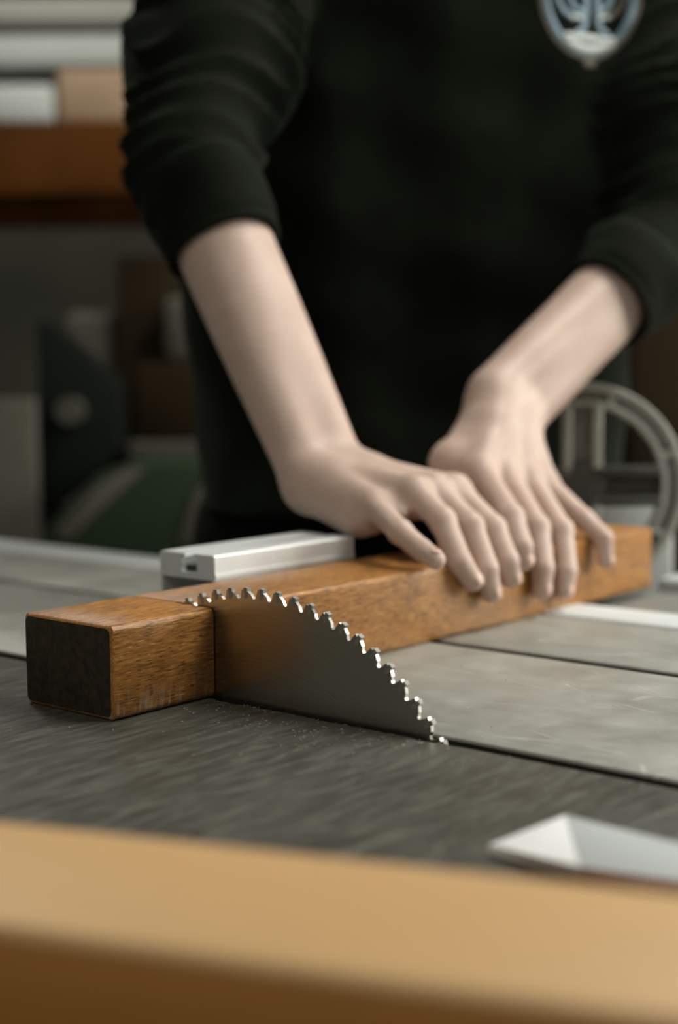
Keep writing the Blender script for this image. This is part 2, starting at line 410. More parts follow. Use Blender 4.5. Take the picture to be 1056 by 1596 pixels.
bm = bmesh.new(); box_bm(bm, (-.02, -.3, (FLOOR-TH)/2), XYZ, (.8, .27, (-TH-FLOOR)/2)); keep(bobj('cabinet', bm, M['dark_grey'], None, True, .004), saw)
keep(box('slot_bed', (-.9, -.03, -.30), (.9, .004, -.245), M['dark_plastic'], None, .002), saw)
slide = empty('sliding_table', (0, .2, -.034), 'scratched grey metal sliding table beyond the blade slot', 'sliding table')
keep(box('front_plate', (-1.0, SLOT1, -.030), (.95, .2000, .0006), M['plate'], None, .0012), slide)
keep(box('rear_plate', (-1.0, .2110, -.030), (.95, .338, .0006), M['plate'], None, .0012), slide)
keep(box('joint_strip', (-1.0, .2000, -.0299), (.95, .2110, -.014), M['dark_plastic'], None, 0), slide)
keep(box('groove_shade_strip', (-1.0, .2104, -.014), (.95, .2109, -.0008), M['dark_plastic'], None, 0), slide)  # black strip gives the groove's far wall its shade
keep(box('slot_shade_strip', (-1.0, SLOT1-.0004, -.030), (.95, SLOT1+.0002, -.0012), M['dark_plastic'], None, 0), slide)  # black strip stands in for the shade on the slot wall
keep(box('rear_frame', (-.95, .06, -.09), (.9, .30, -.034), M['dark_grey'], None, .003), slide)
keep(box('rear_leg', (-.9, .12, FLOOR), (-.84, .18, -.09), M['dark_grey'], None, .003), slide)
keep(box('rear_leg', (.80, .12, FLOOR), (.86, .18, -.09), M['dark_grey'], None, .003), slide)
rail = tag(box('edge_rail', (-1.0, .3395, -.034), (.95, .390, .0025), M['white_paint'], None, .002), 'white enamelled rail along the far edge of the sliding table', 'rail')
keep(box('underframe', (-.95, .05, -.034), (.9, .33, -.030), M['dark_grey'], None, 0), slide)

# far bed at the right with its own white rail
bed = empty('side_bed', (.3, .52, FLOOR), 'grey side bed with a white strip beyond the sliding table', 'machine bed')
keep(box('bed_plate', (-.012, .394, -.05), (.62, .70, -.006), M['grey_paint'], None, .002), bed)
keep(box('white_strip', (-.010, .535, -.006), (.62, .625, .004), M['white_paint'], None, .002), bed)
keep(box('pedestal', (.06, .44, FLOOR), (.56, .66, -.05), M['dark_grey'], None, .004), bed)

# blade
BC = (.033, 0.0, -.087); BR = .1512; NT = 80
blade = empty('saw_blade', BC, 'steel circular saw blade with carbide teeth standing in the slot', 'saw blade')
poly = []
for k in range(NT):
    a0 = 2*math.pi*k/NT; st = 2*math.pi/NT
    for fr_, r in ((.0, BR-.0012), (.34, BR-.0022), (.58, BR-.0042), (.68, BR-.0062), (.78, BR-.0068), (.88, BR-.0058), (.95, BR-.0030)):
        a = -(a0+fr_*st); poly.append((r*math.cos(a), r*math.sin(a)))
pl = prism('plate', [(p[0], p[1]) for p in poly], -.0011, .0011, 1, M['steel'])
pl.parent = blade
bm = bmesh.new()
tp = [bm.verts.new(c) for c in [(BR-.0062, -.0013, 0), (BR-.0062, .0013, 0), (BR, .0016, 0), (BR, -.0016, 0), (BR-.0058, -.0012, -.0020), (BR-.0058, .0012, -.0020), (BR-.0005, .0015, -.0027), (BR-.0005, -.0015, -.0027)]]
for f in ((0, 1, 2, 3), (7, 6, 5, 4), (0, 4, 5, 1), (1, 5, 6, 2), (2, 6, 7, 3), (3, 7, 4, 0)): bm.faces.new([tp[i] for i in f])
tip0 = bobj('carbide_tip', bm, M['carbide'])
for k in range(NT):
    o = tip0 if k == 0 else tip0.copy()
    if k: COL.objects.link(o)
    o.parent = blade; o.rotation_euler = (0, 2*math.pi*(k+.0)/NT+.012, 0)
bm = bmesh.new(); tube(bm, [(0, -.012, 0), (0, .012, 0)], .03, 32); o = bobj('flange', bm, M['dark_grey'], blade)
bm = bmesh.new(); tube(bm, [(0, -.025, 0), (0, .03, 0)], .011, 16); o = bobj('arbor', bm, M['dark_grey'], blade)

# ------------------------------------------------------------------ timber being cut: one piece, kerf nearly through
BW, BH, BL, BCUT = .0729, .050, .5057, .0758
def rsect(w, h, r, n=4):
    pts = []
    for cx_, cz_, a0 in ((-r, h-r, 0), (-w+r, h-r, 90), (-w+r, r, 180), (-r, r, 270)):
        for k in range(n+1):
            a = math.radians(a0+90*k/n); pts.append((cx_+r*math.cos(a), cz_+r*math.sin(a)))
    return pts
bm = bmesh.new()
def extr(bm, sec, stations, m0, m1):
    rings = []
    for (y, inset) in stations:
        cx_ = -BW/2; cz_ = BH/2
        rings.append([bm.verts.new((cx_+(x-cx_)*(1-inset/(BW/2)), y, cz_+(z-cz_)*(1-inset/(BH/2)))) for x, z in sec])
    n = len(sec)
    for a, b in zip(rings[:-1], rings[1:]):
        for i in range(n): bm.faces.new((a[i], a[(i+1) % n], b[(i+1) % n], b[i]))
    f = bm.faces.new(rings[0][::-1]); f.material_index = m0
    f = bm.faces.new(rings[-1]); f.material_index = m1
KF = .0018
sec = rsect(BW, BH, .0035)
extr(bm, sec, [(-BCUT, .0016), (-BCUT+.0014, .0), (-KF-.0004, 0), (-KF, .0004)], 1, 2)
extr(bm, sec, [(KF, .0004), (KF+.0004, 0), (BL-.0015, 0), (BL, .0015)], 2, 1)
# the bridge the blade has not reached yet (upper far corner)
arc = []
RR = BR+.0006
xa = BC[0]-math.sqrt(RR**2-(BH-.0004-BC[2])**2)
za = BC[2]+math.sqrt(RR**2-(-BW+.0004-BC[0])**2)
a_s = math.atan2(BH-.0004-BC[2], xa-BC[0]); a_e = math.atan2(za-BC[2], -BW+.0004-BC[0])
arc = [(BC[0]+RR*math.cos(a_s+(a_e-a_s)*k/10), BC[2]+RR*math.sin(a_s+(a_e-a_s)*k/10)) for k in range(11)]
corner = [(-BW+.0004+(0.0035-.0035*math.cos(math.radians(90*k/4))), BH-.0035-.0004+.0035*math.sin(math.radians(90*k/4))) for k in range(5)]
bp = arc+corner
ra = [bm.verts.new((x, -KF-.0002, z)) for x, z in bp]; rb2 = [bm.verts.new((x, KF+.0002, z)) for x, z in bp]
for i in range(len(bp)): bm.faces.new((ra[i], ra[(i+1) % len(bp)], rb2[(i+1) % len(bp)], rb2[i]))
bm.faces.new(ra[::-1]); bm.faces.new(rb2)
timber = bobj('wooden_beam', bm, [M['timber'], M['endgrain'], M['kerf']], None, 'auto')
tag(timber, 'orange-brown hardwood beam with dark weathered end, sawn almost through by the blade', 'wooden beam')
timber.location.z = .0003

# ------------------------------------------------------------------ aluminium fence behind the timber
FX0, FX1, FY0, FY1, FZ = -.1262, -.0762, .075, .212, .0655
fence = empty('crosscut_fence', ((FX0+FX1)/2, FY0, .0012), 'short silver aluminium fence profile with a top slot beside the beam', 'fence')
wt = .0022
prof = [  # closed outline of the upper chamber with its T-slot; and the lower box
    (FX0, .0015), (FX0+wt, .0015), (FX0+wt, .0495), (FX1, .0495), (FX1, FZ-.001), (FX1-.001, FZ), (FX0+.0310, FZ), (FX0+.0310, FZ-.0025), (FX0+.0340, FZ-.0025),
    (FX0+.0340, FZ-.0120), (FX0+.0200, FZ-.0120), (FX0+.0200, FZ-.0025), (FX0+.0230, FZ-.0025), (FX0+.0230, FZ), (FX0+.001, FZ), (FX0, FZ-.001)]
def nonconvex(name, poly, y0, y1, mat):
    bm = bmesh.new(); f = bm.faces.new([bm.verts.new((x, y0, z)) for x, z in poly])
    r = bmesh.ops.extrude_face_region(bm, geom=[f]); bmesh.ops.translate(bm, verts=[v for v in r['geom'] if isinstance(v, bmesh.types.BMVert)], vec=(0, y1-y0, 0))
    return bobj(name, bm, mat)
keep(nonconvex('slotted_profile', prof, FY0, FY1, M['alu']), fence)
keep(box('slot_insert', (FX0+.0205, FY0+.004, FZ-.0119), (FX0+.0335, FY1-.004, FZ-.008), M['dark_plastic'], None, 0), fence)
keep(box('front_web', (FX1-wt, FY0, .0015), (FX1, FY1, .0495), M['alu'], None, 0), fence)
keep(box('face_ridge', (FX1-.0002, FY0, .0508), (FX1+.0008, FY1, .0535), M['alu'], None, 0), fence)
keep(box('foot', (FX0, FY0, .0012), (FX1, FY1, .0032), M['alu'], None, 0), fence)
keep(box('end_stop', (FX0+.004, FY1-.004, .004), (FX1-.0005, FY1+.006, .040), M['dark_plastic'], None, .002), fence)

# ------------------------------------------------------------------ foreground board and white wedge
bz = .040
bk = [onz(0, 1276, bz), onz(1056, 1388, bz)]; ft = [onz(0, 1442, bz), onz(1056, 1588, bz)]
def ext(a, b, ta, tb): return a+(b-a)*ta, a+(b-a)*tb
b0, b1 = ext(*bk, -.9, 1.5); f0, f1 = ext(*ft, -1.0, 1.35)
bm = bmesh.new(); up = [bm.verts.new(tuple(v)) for v in (b0, b1, f1, f0)]; dn = [bm.verts.new((v[0], v[1], .0004)) for v in (b0, b1, f1, f0)]
fc = [bm.faces.new(up[::-1]), bm.faces.new(dn)]+[bm.faces.new((up[i], up[(i+1) % 4], dn[(i+1) % 4], dn[i])) for i in range(4)]
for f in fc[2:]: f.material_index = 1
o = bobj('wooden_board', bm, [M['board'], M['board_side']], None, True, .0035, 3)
tag(o, 'thick honey-coloured board lying across the near edge of the table', 'board')
# white wedge with a pinkish foot
wd = empty('plastic_wedge', onz(900, 1330, 0), 'low white faceted plastic wedge with a pinkish front edge behind the board', 'wedge')
q = lambda px, py, z: tuple(onz(px, py, z))
P = [q(760, 1316, .004), q(880, 1270, .012), q(1190, 1346, .012), q(1190, 1390, .009), q(902, 1350, .009), q(1190, 1424, .001), q(905, 1368, .001)]
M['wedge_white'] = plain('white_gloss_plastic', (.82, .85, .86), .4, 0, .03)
M['wedge_shaded'] = plain('shaded_white_plastic', (.38, .41, .415), .5, 0, .06)  # shade of the right facet put into the colour of the white wedge
M['pink'] = plain('pale_pink_plastic', (.72, .50, .45), .5, 0, .05)
bm = bmesh.new(); tv = [bm.verts.new(p) for p in P]; g0 = [bm.verts.new((P[i][0], P[i][1], .0003)) for i in (0, 1, 2, 5, 6)]
for ix in ((0, 4, 1), (1, 4, 3, 2), (0, 6, 4)): bm.faces.new([tv[i] for i in ix])
bm.faces.new(g0[::-1])
for (a_, b_), (c_, d_) in (((0, 1), (0, 1)), ((1, 2), (1, 2)), ((5, 6), (3, 4)), ((6, 0), (4, 0))): bm.faces.new((tv[a_], tv[b_], g0[d_], g0[c_]))
bm.faces.new((tv[2], tv[3], tv[5], g0[3], g0[2]))
fp = bm.faces.new((tv[4], tv[6], tv[5], tv[3])); fp.material_index = 1
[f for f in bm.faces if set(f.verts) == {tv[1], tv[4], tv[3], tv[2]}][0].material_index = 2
keep(bobj('body', bm, [M['wedge_white'], M['pink'], M['wedge_shaded']], None, True, .0010, 2), wd)

# ------------------------------------------------------------------ handwheel on its post, behind the beam
HWC = at(903, 757, 1.275)
hw = empty('handwheel_post', (HWC[0], HWC[1], FLOOR), 'grey cast handwheel with ridged rim and spokes on a post beside the person', 'handwheel')
def ring(name, c, R0, R1, dz0, dz1, mat, n=64, a0=0, a1=2*math.pi):
    """flat ring facing the camera side: radii R0..R1, depth dz0..dz1 along FH"""
    bm = bmesh.new(); rr = []
    full = abs(a1-a0-2*math.pi) < 1e-6; nn = n if full else n+1
    for k in range(nn):
        a = a0+(a1-a0)*k/n; e = RH*math.cos(a)+np.array([0, 0, 1])*math.sin(a)
        rr.append([bm.verts.new(tuple(c+e*r+FH*d)) for r, d in ((R0, dz0), (R1, dz0), (R1, dz1), (R0, dz1))])
    for k in range(n):
        A, B = rr[k], rr[(k+1) % nn]
        for i in range(4): bm.faces.new((A[i], A[(i+1) % 4], B[(i+1) % 4], B[i]))
    o = bobj(name, bm, mat, None, True, .0012, 2); return keep(o, hw)
RW = .0915
ring('rim', HWC, RW-.020, RW, -.004, .008, M['grey_paint'])
ring('outer_ridge', HWC, RW-.006, RW+.0005, -.011, -.003, M['cast_grey'])
ring('inner_ridge', HWC, RW-.0205, RW-.015, -.010, -.003, M['cast_grey'])
for k in range(7):
    a = math.radians(20+51.4*k); e = RH*math.cos(a)+np.array([0, 0, 1])*math.sin(a); tn = -RH*math.sin(a)+np.array([0, 0, 1])*math.cos(a)
    bm = bmesh.new(); box_bm(bm, HWC+e*(RW-.0105)-FH*.006, (e, FH, tn), (.006, .004, .003)); keep(bobj('rim_web', bm, M['cast_grey'], None, True, .001), hw)
for k in range(4):
    a = math.pi/2*k; e = RH*math.cos(a)+np.array([0, 0, 1])*math.sin(a); tn = -RH*math.sin(a)+np.array([0, 0, 1])*math.cos(a)
    bm = bmesh.new(); box_bm(bm, HWC+e*(RW-.018)/2, (e, FH, tn), ((RW-.018)/2, .003, .013))
    sp = keep(bobj('spoke', bm, M['grey_paint'] if k % 2 else M['dark_grey'], None, True, .001), hw)
    for s_ in (-1, 1):
        bm = bmesh.new(); box_bm(bm, HWC+e*(RW-.012)/2+tn*.0135*s_-FH*.007, (e, FH, tn), ((RW-.03)/2, .006, .0045))
        r_ = bobj('spoke_ridge', bm, M['cast_grey'] if k % 2 else M['dark_grey'], None, True, .0015); r_.parent = sp
bm = bmesh.new(); tube(bm, [tuple(HWC-FH*.012), tuple(HWC+FH*.012)], .022, 28); keep(bobj('hub', bm, M['dark_grey']), hw)
bm = bmesh.new(); tube(bm, [tuple(HWC), tuple(HWC+FH*.05)], .009, 16); keep(bobj('shaft', bm, M['cast_grey']), hw)
bm = bmesh.new(); c_ = HWC+FH*.035; box_bm(bm, (c_[0], c_[1], (FLOOR+HWC[2]-.02)/2), CAX, (.016, .014, (HWC[2]+.02-FLOOR)/2)); keep(bobj('post', bm, M['dark_grey'], None, True, .002), hw)
gb = at(985, 800, 1.345)
bm = bmesh.new(); box_bm(bm, (gb[0], gb[1], (FLOOR+.066)/2), CAX, (.034, .022, (.066-FLOOR)/2)); o = bobj('control_column', bm, M['pale_grey'], None, True, .003)
tag(o, 'slim pale grey metal column behind the far end of the beam', 'column')

# ------------------------------------------------------------------ the person
person = empty('person', (*fr(.06, 1.44, 0)[:2], FLOOR), 'person in a black sweatshirt with pushed-up sleeves pressing both hands on the beam', 'person')
HA = dict(W=at(507, 744, 1.064),
    p=[at(580, 786, 1.003), onz(623, 829, .0735), onz(656, 857, .0630), onz(679, 873, .0585)],
    r=[at(645, 767, 1.008), onx(689, 811, -.015), onx(716, 876, .004), onx(736, 906, .0078)],
    m=[at(676, 763, 1.022), onx(732, 820, -.010), onx(757, 886, .0065), onx(764, 924, .0078)],
    i=[at(708, 764, 1.040), onx(768, 824, -.008), onx(790, 874, .0070), onx(796, 901, .0078)],
    t=[at(560, 762, 1.075), np.array([-.080, .305, .082]), np.array([-.062, .318, .066]), np.array([-.050, .325, .0585])])
HB = dict(W=at(782, 638, 1.163),
    i=[at(748, 733, 1.095), onx(796, 806, -.006), onx(812, 852, .0085), onx(815, 874, .0100)],
    m=[at(787, 740, 1.105), onx(836, 822, -.005), onx(845, 885, .0075), onx(843, 919, .0078)],
    r=[at(822, 744, 1.120), onx(874, 826, -.004), onx(882, 890, .0075), onx(878, 921, .0078)],
    p=[at(848, 752, 1.140), onx(910, 810, -.010), onx(940, 838, .0090), onx(943, 874, .0105)],
    t=[at(704, 722, 1.118), np.array([-.092, .352, .078]), np.array([-.082, .338, .066]), np.array([-.074, .330, .0590])])
ELA, SHA = at(293, 255, 1.15), at(385, -120, 1.32)
ELB, SHB = at(1040, 372, 1.315), at(1012, -130, 1.42)
def arm(Hd, EL, SH, rmid, wof, h=.0019):
    Wp = Hd['W']; pts = [EL, SH, Wp]+[q_ for k in 'prmit' for q_ in Hd[k]]
    lo = np.min(pts, 0)-.07; hi = np.max(pts, 0)+.07
    F = Field(lo, hi, h)
    tr = Hd['i'][0]-Hd['p'][0]; tr = tr/np.linalg.norm(tr)
    fw = Hd['m'][0]-Wp; fw = fw/np.linalg.norm(fw)
    nn = np.cross(tr, fw); nn /= np.linalg.norm(nn)
    if nn[2] < 0: nn = -nn
    ax = Wp-EL; ax /= np.linalg.norm(ax)
    trw = tr-ax*(tr@ax); trw /= np.linalg.norm(trw)
    palm = F.blank()
    off = dict(p=-.016, r=-.006, m=.004, i=.013)
    for k in 'prmi':
        s0 = Wp+tr*off[k]+fw*.006; mc = Hd[k][0]
        F.cone(palm, s0+nn*.001, mc-nn*.0015, .0150, .0098 if k != 'p' else .0088, .010)      # metacarpal
        F.cone(palm, s0+nn*.0085+fw*.012, mc+nn*.0030, .0060, .0055, .011)                     # tendon ridge
        F.cone(palm, s0-nn*.009, mc-nn*.0105+fw*.002, .0125, .0095, .012)                     # palm pad
        F.cone(palm, mc-nn*.001, mc-nn*.001, .0100 if k != 'p' else .0088, .0100 if k != 'p' else .0088, .008)   # knuckle
    for a_, b_ in (('p', 'r'), ('r', 'm'), ('m', 'i')):                                        # webs
        mid = (Hd[a_][0]+Hd[b_][0])/2; d_ = (Hd[a_][1]+Hd[b_][1])/2-mid; F.cone(palm, mid-nn*.005, mid+d_*.30-nn*.006, .0075, .0050, .008)
    F.cone(palm, Wp+tr*-.016-nn*.008, Hd['p'][0]-nn*.013-fw*.012, .0125, .012, .012)            # hypothenar
    F.cone(palm, Wp+tr*.012-nn*.006, Hd['t'][0], .015, .0150, .012)                            # thenar
    F.cone(palm, Hd['t'][0], Hd['t'][1], .0145, .0105, .010)
    F.cone(palm, Hd['t'][0], Hd['i'][0]-nn*.010-fw*.018, .012, .010, .014)
    # forearm: two bones' worth of width at the wrist, one full round below the elbow
    for s_ in (-1, 1):
        ch = F.blank(); ts = np.linspace(0, 1, 11)
        rr = np.interp(ts, [0, .12, .3, .5, .7, .85, 1], [.0205, .0218, .0258, .0300, .0335, .0352, .0350])*(1-rmid*np.sin(ts*np.pi))
        of = np.interp(ts, [0, .15, .4, .7, 1], [wof, wof*.92, .010, .006, .003])
        for a_ in range(10): F.cone(ch, Wp+(EL-Wp)*ts[a_]+trw*of[a_]*s_, Wp+(EL-Wp)*ts[a_+1]+trw*of[a_+1]*s_, rr[a_], rr[a_+1], 0)
        palm = smin(palm, ch, .012)
        F.cone(palm, Wp+trw*.0105*s_, Wp+tr*.014*s_+fw*.020, .0185, .0165, .012)
    F.cone(palm, Wp-trw*.022+nn*.006-ax*.008, Wp-trw*.022+nn*.006-ax*.008, .0105, .0105, .010)  # ulna head
    F.cone(palm, EL, SH, .034, .042, .01)
    fing = F.blank()
    rad = dict(p=(.0088, .0081, .0076, .0066), r=(.0100, .0091, .0085, .0074), m=(.0104, .0095, .0087, .0076), i=(.0102, .0093, .0086, .0075), t=(.0125, .0110, .0098, .0080))
    for k in 'prmit':
        g = F.blank(); J = Hd[k]; R_ = rad[k]
        for a_ in range(3): F.cone(g, J[a_], J[a_+1], R_[a_], R_[a_+1], .0015)
        F.cone(g, J[1], J[1], R_[1]*1.05, R_[1]*1.05, .003)
        fing = smin(fing, g, .0008)
    f = smin(palm, fing, .0065)
    return F.polygonise(f)
parts = [arm(HA, ELA, SHA, .0, .0140), arm(HB, ELB, SHB, .05, .0165)]
# trunk, neck and head (covered by the sweatshirt / above the frame) belong to the same mesh
NK = fr(.10, 1.43, .72); HD = fr(.09, 1.37, .86)
F = Field(np.minimum(fr(-.3, 1.1, -.1), fr(.5, 1.8, -.1))-.1, np.maximum(fr(-.3, 1.1, 1.05), fr(.5, 1.8, 1.05))+.1, .008)
f = F.blank()
F.cone(f, fr(.0, 1.46, .12), fr(.16, 1.46, .12), .07, .07, .05); F.cone(f, fr(.0, 1.46, .12), fr(.0, 1.44, .5), .075, .09, .05); F.cone(f, fr(.16, 1.46, .12), fr(.18, 1.44, .5), .075, .09, .05)
F.cone(f, SHA, SHB, .05, .05, .06); F.cone(f, fr(.10, 1.46, .6), NK, .062, .055, .05); F.cone(f, NK, HD-np.array([0, 0, .05]), .055, .05, .02)
F.ell(f, HD+np.array([0, 0, .03])+FH*.01, (.075, .095, .10), .02, CAX); F.cone(f, HD-np.array([0, 0, .03])-FH*.03, HD-np.array([0, 0, .065])-FH*.045, .055, .032, .03)
F.cone(f, HD-FH*.085+np.array([0, 0, .01]), HD-FH*.108+np.array([0, 0, -.025]), .009, .013, .012)
for s_ in (-1, 1): F.ell(f, HD+RH*.077*s_+np.array([0, 0, -.005]), (.010, .018, .032), .006, CAX)
parts.append(F.polygonise(f))
body, _, _ = npmesh('body', parts, M['skin'], person, 2)
# hair
M['hair'] = plain('brown_hair', (.05, .03, .018), .6, 0, .4, 90)
F = Field(HD-.2, HD+.2, .006); f = F.blank(); F.ell(f, HD+np.array([0, 0, .045])+FH*.022, (.084, .100, .098), .0, CAX); F.cone(f, HD+FH*.06+np.array([0, 0, .0]), HD+FH*.075-np.array([0, 0, .07]), .055, .035, .03)
npmesh('hair', [F.polygonise(f)], M['hair'], person, 1)
# fingernails
def nail(J, nn, w):
    d = (J[3]-J[2]); d = d/np.linalg.norm(d); n_ = nn-d*(nn@d); n_ /= np.linalg.norm(n_); s_ = np.cross(d, n_)
    c = J[3]-d*.001+n_*(w*.99); bm = bmesh.new()
    bmesh.ops.create_uvsphere(bm, u_segments=12, v_segments=6, radius=1, matrix=Matrix(((s_[0]*w*.62, d[0]*w*.80, n_[0]*.0011, c[0]), (s_[1]*w*.62, d[1]*w*.80, n_[1]*.0011, c[1]), (s_[2]*w*.62, d[2]*w*.80, n_[2]*.0011, c[2]), (0, 0, 0, 1))))
    keep(bobj('fingernail', bm, M['nail'], None, True), person)
for Hd in (HA, HB):
    for k, w in (('p', .0060), ('r', .0068), ('m', .0070), ('i', .0069)):
        nail(Hd[k], np.array([1., -.05, .25]) if k != 'p' or Hd is HB else np.array([.15, -.1, 1.]), w)

# sweatshirt
def folds(a, b, amp, lam, seed, tmin=0., tmax=1.):
    a = np.array(a); b = np.array(b); d = (b-a); ln = np.linalg.norm(d); d = d/ln
    def g(X, Y, Z, t):
        s = (X-a[0])*d[0]+(Y-a[1])*d[1]+(Z-a[2])*d[2]
        w = .014*np.sin(28*X+seed)+.011*np.sin(33*Y+22*Z+seed*2.1)+.005*np.sin(52*(X-Y)+19*Z+seed)
        ph = 2*np.pi*(s+w+.006*np.sin(70*s+seed))/lam
        e = np.clip((t-tmin)/.12, 0, 1)*np.clip((tmax-t)/.12, 0, 1)
        v = (1-np.abs(np.sin(ph*.5)))**1.3
        return ((.5-v)*amp*e*(.55+.45*np.sin(42*X-33*Y+24*Z+seed*3))).astype(np.float32)
    return g
def sleeve_pts(EL, Hd, t): return EL+(Hd['W']-EL)*t
CFA = ELA+(HA['W']-ELA)*.135; CFB = ELB+(HB['W']-ELB)*.265
F = Field(np.minimum(np.minimum(ELA, ELB), fr(-.25, 1.2, .0))-.13, np.maximum(np.maximum(np.maximum(SHA, SHB), ELB), fr(.4, 1.62, .72))+.13, .0036)
tor = F.blank()
TD = 1.455
drape = lambda X, Y, Z, t: (.0035*np.sin(38*X+31*Y+7*Z)+.003*np.sin(-24*X+29*Y+21*Z+1)+.002*np.sin(60*Z+30*X)).astype(np.float32)
for u0, u1 in ((-.022, .00), (.065, .085), (.165, .175)):
    F.cone(tor, fr(u0, TD, -.03), fr(u0, TD, .30), .120, .125, .05, drape); F.cone(tor, fr(u0, TD, .30), fr(u1, TD-.015, .55), .125, .118, .05, drape)
F.cone(tor, SHA+np.array([0, 0, -.01]), SHB+np.array([0, 0, -.01]), .066, .066, .07)
F.cone(tor, fr(.10, 1.45, .62), NK-np.array([0, 0, .03]), .085, .066, .05)
sl = F.blank()
for SH, EL, CF, sd, am in ((SHA, ELA, CFA, 0.3, .0160), (SHB, ELB, CFB, 2.2, .013)):
    MD = EL+.36*(SH-EL); g_ = folds(SH, CF, am, .027, sd, -1, 2)
    F.cone(sl, SH, MD, .068, .075, .012, g_); F.cone(sl, MD, EL+.10*(SH-EL), .075, .054, .012, g_)
    F.cone(sl, EL+.10*(SH-EL), EL, .054, .049, .012, g_); F.cone(sl, EL, CF, .049, .0465, .012, g_)
    F.cone(sl, EL, SH, .0475, .056, .006); F.cone(sl, EL, CF, .0475, .045, .006)
f = smin(tor, sl, .018)
# hollow it at the cuffs and the neck: cut along planes
def cut(f, p, n, rad):
    p = np.array(p); n = np.array(n)/np.linalg.norm(n); sl_, X, Y, Z = F.sub(p-rad, p+rad)
    q_ = (X-p[0])*n[0]+(Y-p[1])*n[1]+(Z-p[2])*n[2]
    f[sl_] = np.maximum(f[sl_], q_)
hem = .045
sl_, X, Y, Z = F.sub((-9, -9, -9), (9, 9, 9)); f = np.maximum(f, hem-(Z+0*X+0*Y)).astype(np.float32)
shirt, SV, SQ = npmesh('sweatshirt', [F.polygonise(f)], M['shirt'], person, 2)
bvh = BVHTree.FromPolygons([tuple(v) for v in SV], [tuple(q_) for q_ in SQ])
# ribbed cuffs: rolled bands with fine ribs
def cuff(EL, Hd, CF, r0, r1, length, tilt):
    ax = Hd['W']-EL; ax /= np.linalg.norm(ax); a = Vector(ax).orthogonal().normalized(); b = Vector(ax).cross(a)
    bm = bmesh.new(); rings = []; n = 96
    prof_ = [(-.5, r0-.004), (-.42, r0+.001), (-.2, r0+.0035), (.1, r0*.5+r1*.5+.003), (.55, r1+.002), (.80, r1+.0005), (.86, r1-.0015), (.90, r1+.001), (.97, r1+.0005), (1.0, r1-.003), (.9, r1-.006), (.5, r1-.007)]
    for s_, r in prof_:
        rg = []
        for k in range(n):
            an = 2*math.pi*k/n; e = a*math.cos(an)+b*math.sin(an); rr = r+.0006*math.cos(an*48)*(1 if s_ > -.2 else 0)+.0018*math.sin(2*an+s_*3)+.0012*math.sin(3*an-s_*4)
            rg.append(bm.verts.new(Vector(CF)+Vector(ax)*(s_*length+tilt*math.sin(an))+e*rr))
        rings.append(rg)
    for A, B in zip(rings[:-1], rings[1:]):
        for k in range(n): bm.faces.new((A[k], A[(k+1) % n], B[(k+1) % n], B[k]))
    o = bobj('cuff', bm, M['shirt'], None, True)
    o.parent = shirt; o.matrix_parent_inverse = (Matrix.Translation(person.location)).inverted() @ Matrix.Identity(4)
    o.matrix_parent_inverse = Matrix.Identity(4); o.matrix_basis = Matrix.Identity(4)
    return o
cuff(ELA, HA, CFA, .0490, .0445, .048, .003)
cuff(ELB, HB, CFB, .0490, .0445, .045, .003)
# emblem, embroidered on the left chest
def onshirt(px, py, lift):
    d = Vector(cF+cR*(px-528)/FPX-cU*(py-798)/FPX).normalized()
    h, n_, i_, dist = bvh.ray_cast(Vector(CAM), d)
    if h is None: h = Vector(at(px, py, 1.33)); n_ = -Vector(cF)
    return h-d*lift, n_
def stitch(name, pts, wpx, mat, lift=.0012, parent=None):
    """a raised satin-stitch band following the cloth"""
    pts = np.array(pts, float); k = 10 if len(pts) > 2 else 6
    if len(pts) > 2:      # Catmull-Rom
        P = np.vstack([2*pts[0]-pts[1], pts, 2*pts[-1]-pts[-2]]); out = []
        for i in range(1, len(P)-2):
            for t in np.linspace(0, 1, k, endpoint=False):
                out.append(.5*((2*P[i])+(-P[i-1]+P[i+1])*t+(2*P[i-1]-5*P[i]+4*P[i+1]-P[i+2])*t*t+(-P[i-1]+3*P[i]-3*P[i+1]+P[i+2])*t**3))
        pts = np.array(out+[P[-2]])
    bm = bmesh.new(); rows = []
    for i in range(len(pts)):
        d = pts[min(i+1, len(pts)-1)]-pts[max(i-1, 0)]; d /= np.linalg.norm(d); nn = np.array([-d[1], d[0]])
        w = wpx*(.5 if np.isscalar(wpx) else 1)
        rows.append([bm.verts.new(onshirt(*(pts[i]+nn*w*c), lift*l)[0]) for c, l in ((-1, -.6), (-.75, .7), (0, 1), (.75, .7), (1, -.6))])
    for A, B in zip(rows[:-1], rows[1:]):
        for j in range(4): bm.faces.new((A[j], A[j+1], B[j+1], B[j]))
    o = bobj(name, bm, mat, None, True); o.parent = shirt; return o
EC = (919, -22)
el = lambda rx, ry, a0=0, a1=360, n=40: [(EC[0]+rx*math.cos(math.radians(a0+(a1-a0)*k/n)), EC[1]+ry*math.sin(math.radians(a0+(a1-a0)*k/n))) for k in range(n+1)]
stitch('emblem_outline', el(79, 113), 8, M['thread_brown'], .0010)
stitch('emblem_ring', el(70, 104), 13, M['thread_blue'], .0014)
stitch('emblem_trunk', [(911, -95), (913, -30), (912, 20), (908, 44), (896, 54)], 11, M['thread_blue'], .0016)
stitch('emblem_trunk', [(931, -95), (930, -30), (931, 20), (935, 44), (948, 58)], 11, M['thread_blue'], .0016)
